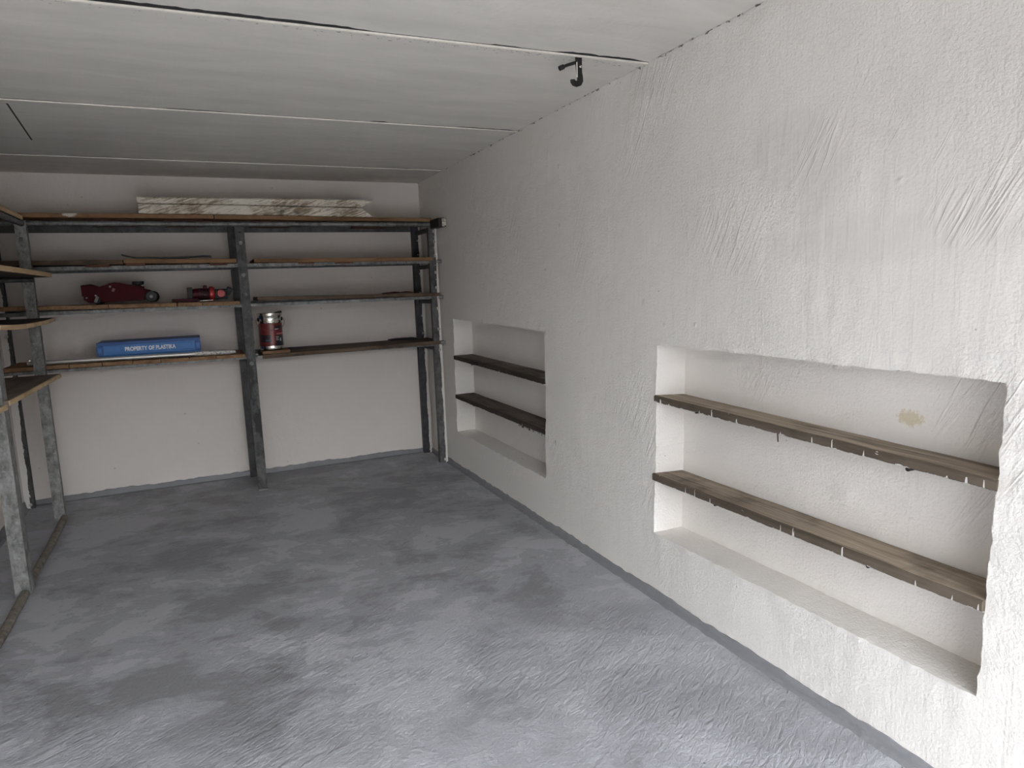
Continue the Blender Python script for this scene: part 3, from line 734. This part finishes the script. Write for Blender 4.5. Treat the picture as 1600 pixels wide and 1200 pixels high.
# ------------------------------------------------------------------ boards on the left rack
GL = 'boards lying on the left rack'
def left_board(label, x0, xf, xn, yf, yn, z, th, seed, sag=0.0):
    t = thing('rack_board', label, 'shelf', ((x0+xf)/2, (yf+yn)/2, z-th), GL)
    bm = bm_new(); rows = []; n = 16
    for k in range(n+1):
        u = k/n; y = yf+(yn-yf)*u; xr = xf+(xn-xf)*u + .004*noise.noise(Vector((y*5, seed, 0))); zz = z - sag*4*u*(1-u)
        rows.append([bm.verts.new(q) for q in ((x0, y, zz-th), (xr-.006, y, zz-th), (xr-.006, y, zz), (x0, y, zz))])
    for p, q in zip(rows, rows[1:]):
        for k in range(4): bm.faces.new((p[k], p[(k+1) % 4], q[(k+1) % 4], q[k]))
    bm.faces.new(rows[0]); bm.faces.new(rows[-1])
    put('board', bm, M['left_wood'] if z < 1 else M['left_shaded'], t)
    bm = bm_new(); rows = []
    for k in range(n+1):
        u = k/n; y = yf+(yn-yf)*u; xr = xf+(xn-xf)*u + .004*noise.noise(Vector((y*5, seed, 0))); zz = z - sag*4*u*(1-u)
        rows.append([bm.verts.new(q) for q in ((xr-.0058, y, zz-th-.0004), (xr, y, zz-th+.001), (xr, y, zz-.001), (xr-.0058, y, zz+.0004))])
    for p, q in zip(rows, rows[1:]):
        for k in range(4): bm.faces.new((p[k], p[(k+1) % 4], q[(k+1) % 4], q[k]))
    bm.faces.new(rows[0]); bm.faces.new(rows[-1])
    e = put('edge_strip', bm, M['left_edge'], t); e['label'] = 'pale cut front edge'
left_board('dark pale-edged board, lowest on the left rack, between its two posts', -2.63, -2.297, -2.306, -.468, -1.568, .852, .021, 1.0)
left_board('brown board on the lowest level of the left rack, nearer than the front post', -2.63, -2.31, -2.33, -1.60, -2.6, .840, .021, 2.0)
left_board('curved dark board with pale edge on the second level up of the left rack', -2.63, -2.288, -2.30, -.468, -1.568, 1.168, .021, 3.0, .012)
left_board('pale edged board on the second highest level of the left rack', -2.63, -2.278, -2.285, -.468, -1.568, 1.414, .024, 4.0)
left_board('dark board on the top level of the left rack, above the pipe rail', -2.63, -2.375, -2.37, -.468, -2.1, 1.722, .022, 5.0)

# ------------------------------------------------------------------ white beam on top of the rack
def beam():
    bm = bm_new(); n = 90; x0, x1 = -1.822, -.437; yb = -.27; hz = 1.0
    rows = []
    for k in range(n+1):
        u = k/n
        bot = 1.7435 + (-.0155)*max(0, (u-.28)/.72) ; top = 1.842 + .004*u
        midz = bot + (top-bot)*(.60-.05*u)
        q = lambda s, a=.002: a*noise.noise(Vector((u*26, s, 1.7)))
        prof = [(-.40+q(1), bot+.006), (-.394, bot+.001), (yb, bot+.001), (yb, top+q(3)), (-.392, top+q(4)), (-.40+q(5), top-.007), (-.40+q(6), midz+.0045), (-.376, midz), (-.40+q(7), midz-.0045)]
        prof[3:3] = [(yb, midz-.004), (yb, midz), (yb, midz+.004)]
        row = []
        for y, z in prof:
            v = (z-midz)/(top-bot); cut = .088*max(0, 1-abs(v)/.42); rnd = min(.007, .012*max(0, abs(v)-.36)/.1)
            x = x0 + (x1-cut-rnd-x0)*u if u > .9 else x0+(x1-x0)*u
            if u > .9:
                w = (u-.9)/.1; xa = x0+(x1-x0)*.9; x = xa + (x1-cut-rnd-xa)*w
            if u == 0: x += .006*noise.noise(Vector((z*60, y*30, 2)))
            row.append(bm.verts.new((x, y, z)))
        rows.append(row)
    for p, q in zip(rows, rows[1:]):
        for k in range(len(p)): bm.faces.new((p[k], p[(k+1) % len(p)], q[(k+1) % len(p)], q[k]))
    bm.faces.new(rows[0]); bm.faces.new(rows[-1])
    return tag(put('timber_beam', bm, M['beam']), 'long timber beam with peeling white paint and notched end, on top of the back rack', 'beam')
beam()

# black warped strip on the second level
bm = bm_new(); n = 40; rows = []
for k in range(n+1):
    u = k/n; x = -1.935+(.478)*u; z = 1.4885 - .005*u + .017*max(0, 1-u/.17)**1.5 + .011*max(0, (u-.45)/.55)**1.6*(1-.35*max(0, (u-.9)/.1))
    rows.append([bm.verts.new(q) for q in ((x, -.40, z), (x, -.33, z+.001), (x, -.33, z+.009), (x, -.40, z+.009))])
for p, q in zip(rows, rows[1:]):
    for k in range(4): bm.faces.new((p[k], p[(k+1) % 4], q[(k+1) % 4], q[k]))
bm.faces.new(rows[0]); bm.faces.new(rows[-1])
tag(put('rubber_strip', bm, M['black']), 'thin black strip with curled ends lying on the second level of the back rack', 'strip')
def scrap(x0, x1, y0, y1, z, h, label, seed):
    bm = bm_new(); n = 10; rows = []
    for k in range(n+1):
        u = k/n; x = x0+(x1-x0)*u; q = noise.noise(Vector((x*20, seed, 0)))
        hh = h*(.75+.5*q)*(1-.5*abs(2*u-1)**3)
        rows.append([bm.verts.new(p) for p in ((x, y0+.004*q, z), (x, y1, z), (x, y1-.002, z+hh), (x, y0+.006, z+hh*.9))])
    for p, q in zip(rows, rows[1:]):
        for k in range(4): bm.faces.new((p[k], p[(k+1) % 4], q[(k+1) % 4], q[k]))
    bm.faces.new(rows[0]); bm.faces.new(rows[-1])
    tag(put('wood_scrap', bm, M['batten'] if seed > 2 else M['black']), label, 'scrap', 'dark scraps on the right rack boards')
scrap(-.31, -.10, -.12, -.04, .884, .018, 'black scrap at the back of the lowest right rack board beside the corner post', 1.0)
scrap(-.36, -.14, -.22, -.14, 1.2255, .014, 'dark flat scrap on the third level right board near the corner post', 3.0)

# ------------------------------------------------------------------ trolley jack
def jack():
    z0 = 1.2295; bx = -2.172; yf, yb = -.300, -.120; L = .394
    t = thing('trolley_jack', 'dark red trolley jack with black wheels on the third level of the back rack', 'jack', (bx+L/2, -.21, z0))
    out = [(.012, .026), (.030, .012), (.10, .012), (.20, .014), (.31, .016), (.345, .030), (.372, .052), (.352, .076), (.318, .088), (.285, .098), (.245, .110), (.205, .122), (.175, .126), (.145, .122), (.125, .112), (.095, .104), (.070, .108)]
    pr = [(bx+u, z0+v) for u, v in out]
    for ya, ybb in ((yf+.002, yf+.010), (yb-.010, yb-.002)):
        bm = bm_new(); prism(bm, pr, 1, ya, ybb, .002); put('side_plate', bm, M['red'], t)
    bm = bm_new(); prism(bm, [(bx+.05, z0+.02), (bx+.33, z0+.024), (bx+.33, z0+.07), (bx+.2, z0+.105), (bx+.05, z0+.085)], 1, yf+.010, yb-.010); put('chassis', bm, M['maroon'], t)
    bm = bm_new(); prism(bm, [(bx+.004, z0+.028), (bx+.075, z0+.022), (bx+.082, z0+.105), (bx+.045, z0+.120), (bx, z0+.115)], 1, yf+.03, yb-.03, .006); hs = put('handle_socket', bm, M['red'], t)
    bm = bm_new(); prism(bm, [(bx+.001, z0+.05), (bx+.07, z0+.05), (bx+.074, z0+.102), (bx+.04, z0+.115), (bx+.0, z0+.112)], 1, yf+.004, yf+.03, .004); put('socket_cheek', bm, M['red'], t)
    bm = bm_new(); prism(bm, [(bx+.16, z0+.09), (bx+.31, z0+.075), (bx+.325, z0+.098), (bx+.2, z0+.12)], 1, yf+.05, yb-.05, .004); put('lift_arm', bm, M['red'], t)
    bm = bm_new(); c = (bx+.292, -.21, z0+.096); lathe(bm, [(.016, 0), (.016, .012), (.031, .016), (.034, .034), (.027, .034), (.025, .026), (.002, .026)], c, 2, 20)
    put('saddle', bm, M['black'], t, smooth=True)
    for y0 in (yf-.018, yb-.012):
        bm = bm_new(); c = (bx+.362, y0, z0+.0365)
        lathe(bm, [(.012, 0), (.030, 0), (.0345, .004), (.0345, .026), (.030, .030), (.012, .030)], c, 1, 28); w = put('front_wheel', bm, M['black'], t, smooth=True)
        bm = bm_new(); lathe(bm, [(.0095, -.003), (.0095, .004), (.004, .005)], c, 1, 14); put('hub', bm, M['galv'], w)
    for y0 in (yf+.0, yb-.022):
        bm = bm_new(); c = (bx+.078, y0-.004, z0+.0185)
        lathe(bm, [(.006, 0), (.0165, 0), (.0185, .003), (.0185, .016), (.0165, .019), (.006, .019)], c, 1, 20); w = put('caster', bm, M['black'], t, smooth=True)
        bm = bm_new(); box(bm, bx+.066, bx+.082, y0-.008, y0-.005, z0+.012, z0+.048, .001, rot=((bx+.074, y0-.006, z0+.03), Matrix.Rotation(.45, 3, 'Y'))); put('caster_bracket', bm, M['galv'], w)
    for u, v in ((.024, .040), (.072, .052), (.150, .102)):
        bm = bm_new(); lathe(bm, [(.006, -.005), (.0055, 0), (.006, .003)][::-1], (bx+u, yf+.001, z0+v), 1, 10); put('bolt', bm, M['galv'], t)
    bm = bm_new(); box(bm, bx+.158, bx+.172, yf+.0005, yf+.0025, z0+.072, z0+.092, .0, rot=((bx+.165, yf, z0+.082), Matrix.Rotation(.5, 3, 'Y'))); put('sticker', bm, M['sticker'], t)
jack()

# ------------------------------------------------------------------ small jack lying on its side
def small_jack():
    z0 = 1.2245
    t = thing('bottle_jack', 'small red jack lying on its side with round red knob, beside the middle post', 'jack', (-1.53, -.31, z0))
    bm = bm_new(); box(bm, -1.700, -1.555, -.345, -.315, z0-.002, z0+.020, .004); put('handle_bar', bm, M['maroon'], t)
    bm = bm_new(); box(bm, -1.612, -1.582, -.330, -.235, z0+.021, z0+.087, .004); put('base_plate', bm, M['black'], t)
    bm = bm_new(); lathe(bm, [(.020, -.006), (.034, 0), (.036, .02), (.036, .085), (.033, .10)], (-1.580, -.285, z0+.044), 0, 22); bd = put('cylinder', bm, M['maroon'], t, smooth=True)
    bm = bm_new()
    for k in range(4): lathe(bm, [(.0358, 0), (.0378, .001), (.0378, .005), (.0358, .006)], (-1.545+.013*k, -.285, z0+.044), 0, 22)
    put('rib', bm, M['black'], bd)
    bm = bm_new(); lathe(bm, [(.034, 0), (.044, .005), (.0455, .014), (.043, .026), (.036, .032)], (-1.489, -.290, z0+.0455), 0, 24); put('collar', bm, M['red_bright'], t, smooth=True)
    bm = bm_new(); box(bm, -1.520, -1.497, -.31, -.27, z0+.075, z0+.098, .006); put('filler_boss', bm, M['maroon'], t)
    bm = bm_new(); box(bm, -1.459, -1.38, -.318, -.25, z0+.008, z0+.072, .010); put('pump_block', bm, M['black'], t)
    bm = bm_new(); lathe(bm, [(.018, 0), (.0235, -.004), (.0250, -.010), (.0250, -.030), (.022, -.036), (.010, -.037)], (-1.421, -.315, z0+.044), 1, 24); put('release_knob', bm, M['red_bright'], t, smooth=True)
    bm = bm_new(); box(bm, -1.392, -1.358, -.315, -.27, z0+.035, z0+.082, .005, rot=((-1.375, -.29, z0+.058), Matrix.Rotation(.55, 3, 'Y'))); put('pump_lever', bm, M['black'], t)
    bm = bm_new(); tube(bm, [(-1.548, -.372, z0+.003), (-1.472, -.362, z0+.005)], .0042, 10); put('pin', bm, M['chrome'], t, smooth=True)
small_jack()

# ------------------------------------------------------------------ folded blue crate and silver pole on the lowest level
def crate():
    x0, x1, y0, y1, z0, z1 = -2.131, -1.566, -.305, -.02, .9015, 1.003
    t = thing('folding_crate', 'folded flat blue plastic crate with white printed words on its front, behind the pole', 'crate', ((x0+x1)/2, -.16, z0))
    bm = bm_new(); box(bm, x0+.006, x1-.006, y0+.006, y1, z0+.018, z1-.014, .003); put('body', bm, M['blue'], t)
    bm = bm_new(); box(bm, x0+.002, x1-.002, y0-.001, y1+.003, z1-.019, z1, .004); put('rim', bm, M['blue_dark'], t)
    bm = bm_new(); box(bm, x0+.012, x1-.004, y0-.002, y1, z0, z0+.022, .004); put('base_rim', bm, M['blue'], t)
    bm = bm_new(); box(bm, x0+.004, x1-.004, y0+.001, y0+.007, z0+.026, z0+.034, .002); put('rib', bm, M['blue'], t)
    for a, b in ((x0, x0+.034), (x1-.034, x1)):
        bm = bm_new(); box(bm, a, b, y0-.003, y0+.03, z0+.024, z1-.021, .004); c = put('corner_lug', bm, M['blue_dark'], t)
        bm = bm_new(); box(bm, a+.008, b-.008, y0-.006, y0-.001, z0+.040, z0+.066, .002); put('latch', bm, M['blue'], c)
    for a, b in ((x0+.05, x0+.125), (x1-.135, x1-.05)):
        bm = bm_new(); box(bm, a, b, y0+.002, y0+.008, z0+.042, z0+.074, .002); put('raised_panel', bm, M['blue'], t)
    cu = bpy.data.curves.new('words', 'FONT'); cu.body = 'PROPERTY OF PLASTIKA'; cu.size = .0325; cu.align_x = 'CENTER'; cu.extrude = .0006; cu.offset = .0014; cu.space_character = 1.03
    tmp = bpy.data.objects.new('words_tmp', cu); COL.objects.link(tmp)
    bpy.context.view_layer.update()
    me = bpy.data.meshes.new_from_object(tmp.evaluated_get(bpy.context.evaluated_depsgraph_get()))
    bpy.data.objects.remove(tmp)
    bm = bm_new(); bm.from_mesh(me); bpy.data.meshes.remove(me)
    wd = max(v.co.x for v in bm.verts)-min(v.co.x for v in bm.verts)
    k = .276/wd
    for v in bm.verts: v.co = Vector((-1.8465+v.co.x*k, y0+.0052-v.co.z, z0+.0445+v.co.y))
    put('lettering', bm, M['letter'], t)
crate()
t = thing('pole', 'silver metal pole lying along the lowest back rack level in front of the blue crate', 'pole', (-1.9, -.36, .898))
bm = bm_new(); tube(bm, [(-2.47, -.350, .9125), (-1.60, -.353, .9035)], .0128, 16); put('tube', bm, M['pole'], t, smooth=True)
bm = bm_new(); tube(bm, [(-1.602, -.353, .9035), (-1.40, -.354, .9015), (-1.395, -.354, .9015), (-1.370, -.354, .9012)], [.0142, .0142, .0115, .0115], 16); put('sleeve', bm, M['grip'], t, smooth=True)
bm = bm_new(); lathe(bm, [(.004, -.012), (.010, -.010), (.010, 0), (.006, .004), (.002, .005)], (-2.47, -.3, .923), 1, 12)
box(bm, -2.476, -2.464, -.305, -.285, .8985, .925, .002)
tag(put('door_knob', bm, M['tin'], smooth=True), 'small bright knob on the lowest back rack level left of the corner post', 'knob')

# ------------------------------------------------------------------ paint tin on its offcut
bm = bm_new(); box(bm, -1.212, -1.045, -.405, -.245, .8755, .894, .002, rot=((-1.13, -.32, .885), Matrix.Rotation(-.012, 3, 'Y')))
tag(put('wood_offcut', bm, M['offcut']), 'short wooden offcut lying under the paint tin', 'wood')
def tin():
    c = (-1.146, -.322, .897); r = .0725; h = .232
    t = thing('paint_tin', 'silver paint tin with red and black label standing on a wooden offcut', 'tin', c)
    prof = [(r-.006, 0), (r, .002), (r+.0015, .006), (r, .010), (r-.001, .014), (r-.001, .172), (r+.0015, .175), (r+.0015, .180), (r, .184), (r+.001, .214), (r+.0035, .217), (r+.0035, h-.004), (r+.001, h), (r-.006, h), (r-.008, h-.006), (.01, h-.007)]
    bm = bm_new(); lathe(bm, prof, c, 2, 48); put('can_body', bm, M['chrome'], t, smooth=True, origin=c)
    bm = bm_new(); rows = []
    for rr, z in ((r-.0008, .026), (r+.0002, .0262), (r+.0002, .1695), (r-.0008, .170)):
        rows.append([bm.verts.new(Vector(c)+Vector((rr*math.cos(a), rr*math.sin(a), z))) for a in [2*math.pi*k/48 for k in range(48)]])
    for p, q in zip(rows, rows[1:]):
        for k in range(48): bm.faces.new((p[k], p[(k+1) % 48], q[(k+1) % 48], q[k]))
    put('wrap_label', bm, M['label'], t, smooth=True, origin=Vector(c)+Vector((0, 0, .0)))
    bm = bm_new(); lathe(bm, [(r+.002, h-.010), (r+.0055, h-.008), (r+.0055, h+.002), (r+.002, h+.003)], c, 2, 40); put('lid_ring', bm, M['tin'], t, smooth=True)
    for s in (-1, 1):
        bm = bm_new(); cc = (c[0]+s*(r-.001), c[1]-.012, c[2]+.196)
        lathe(bm, [(.012, 0), (.012, s*.004), (.007, s*.007), (.003, s*.008)], cc, 0, 14); put('handle_ear', bm, M['iron'], t)
    pts = []
    for k in range(25):
        a = math.pi*k/24; pts.append((c[0]-(r+.012)*math.cos(a)*(1+.18*math.sin(a)), c[1]-.012-.070*math.sin(a)**.8, c[2]+.196-.070*math.sin(a)))
    bm = bm_new(); tube(bm, pts, .0016, 8); put('wire_handle', bm, M['wire'], t, smooth=True)
    bm = bm_new(); box(bm, c[0]+.036, c[0]+.076, c[1]-.03, c[1]+.03, c[2]+h+.0, c[2]+h+.010, .003, rot=((c[0]+.05, c[1], c[2]+h), Matrix.Rotation(-.18, 3, 'Y'))); put('lid_tab', bm, M['iron'], t)
tin()

# ------------------------------------------------------------------ iron hook in the ceiling joint
def hook():
    t = thing('ceiling_hook', 'black iron hook hanging from the ceiling joint near the right wall', 'hook', (-.277, -2.83, 2.03))
    P = [(-.277, 2.034), (-.277, 2.0), (-.2755, 1.972), (-.273, 1.958), (-.2725, 1.946), (-.277, 1.938), (-.286, 1.9345), (-.297, 1.936), (-.302, 1.941), (-.3025, 1.948)]
    W_ = [.0115, .0105, .0095, .0095, .0100, .0100, .0095, .0085, .0075, .007]
    bm = bm_new(); rows = []
    for i, (x, z) in enumerate(P):
        a = Vector(P[max(0, i-1)]); b = Vector(P[min(len(P)-1, i+1)]); d = (b-a).normalized(); n = Vector((-d.y, d.x)); w = W_[i]
        rows.append([bm.verts.new(q) for q in ((x-n.x*w, -2.838, z-n.y*w), (x+n.x*w, -2.838, z+n.y*w), (x+n.x*w, -2.826, z+n.y*w), (x-n.x*w, -2.826, z-n.y*w))])
    for p, q in zip(rows, rows[1:]):
        for k in range(4): bm.faces.new((p[k], p[(k+1) % 4], q[(k+1) % 4], q[k]))
    bm.faces.new(rows[0]); bm.faces.new(rows[-1])
    bmesh.ops.bevel(bm, geom=[e for e in bm.edges if abs(e.verts[0].co.y-e.verts[1].co.y) < 1e-5 and abs(e.verts[0].co.x-e.verts[1].co.x)+abs(e.verts[0].co.z-e.verts[1].co.z) > .004], offset=.0015, segments=1, affect='EDGES')
    put('shank', bm, M['iron'], t)
    bm = bm_new(); tube(bm, [(-.284, -2.822, 2.008), (-.312, -2.810, 2.000), (-.326, -2.806, 1.994)], .0055, 10)
    tube(bm, [(-.322, -2.806, 1.996), (-.338, -2.803, 1.989)], .0085, 10); put('side_pin', bm, M['iron'], t, smooth=True)
    bm = bm_new(); box(bm, -.2890, -.2862, -2.8392, -2.836, 1.955, 2.005, .0005); e = put('paint_edge', bm, M['seam'], t); e['label'] = 'white paint on its left edge'
    bm = bm_new(); lathe(bm, [(.005, 0), (.005, -.003), (.0025, -.005)], (-.274, -2.8378, 1.991), 1, 8); put('rivet', bm, M['tin'], t)
hook()
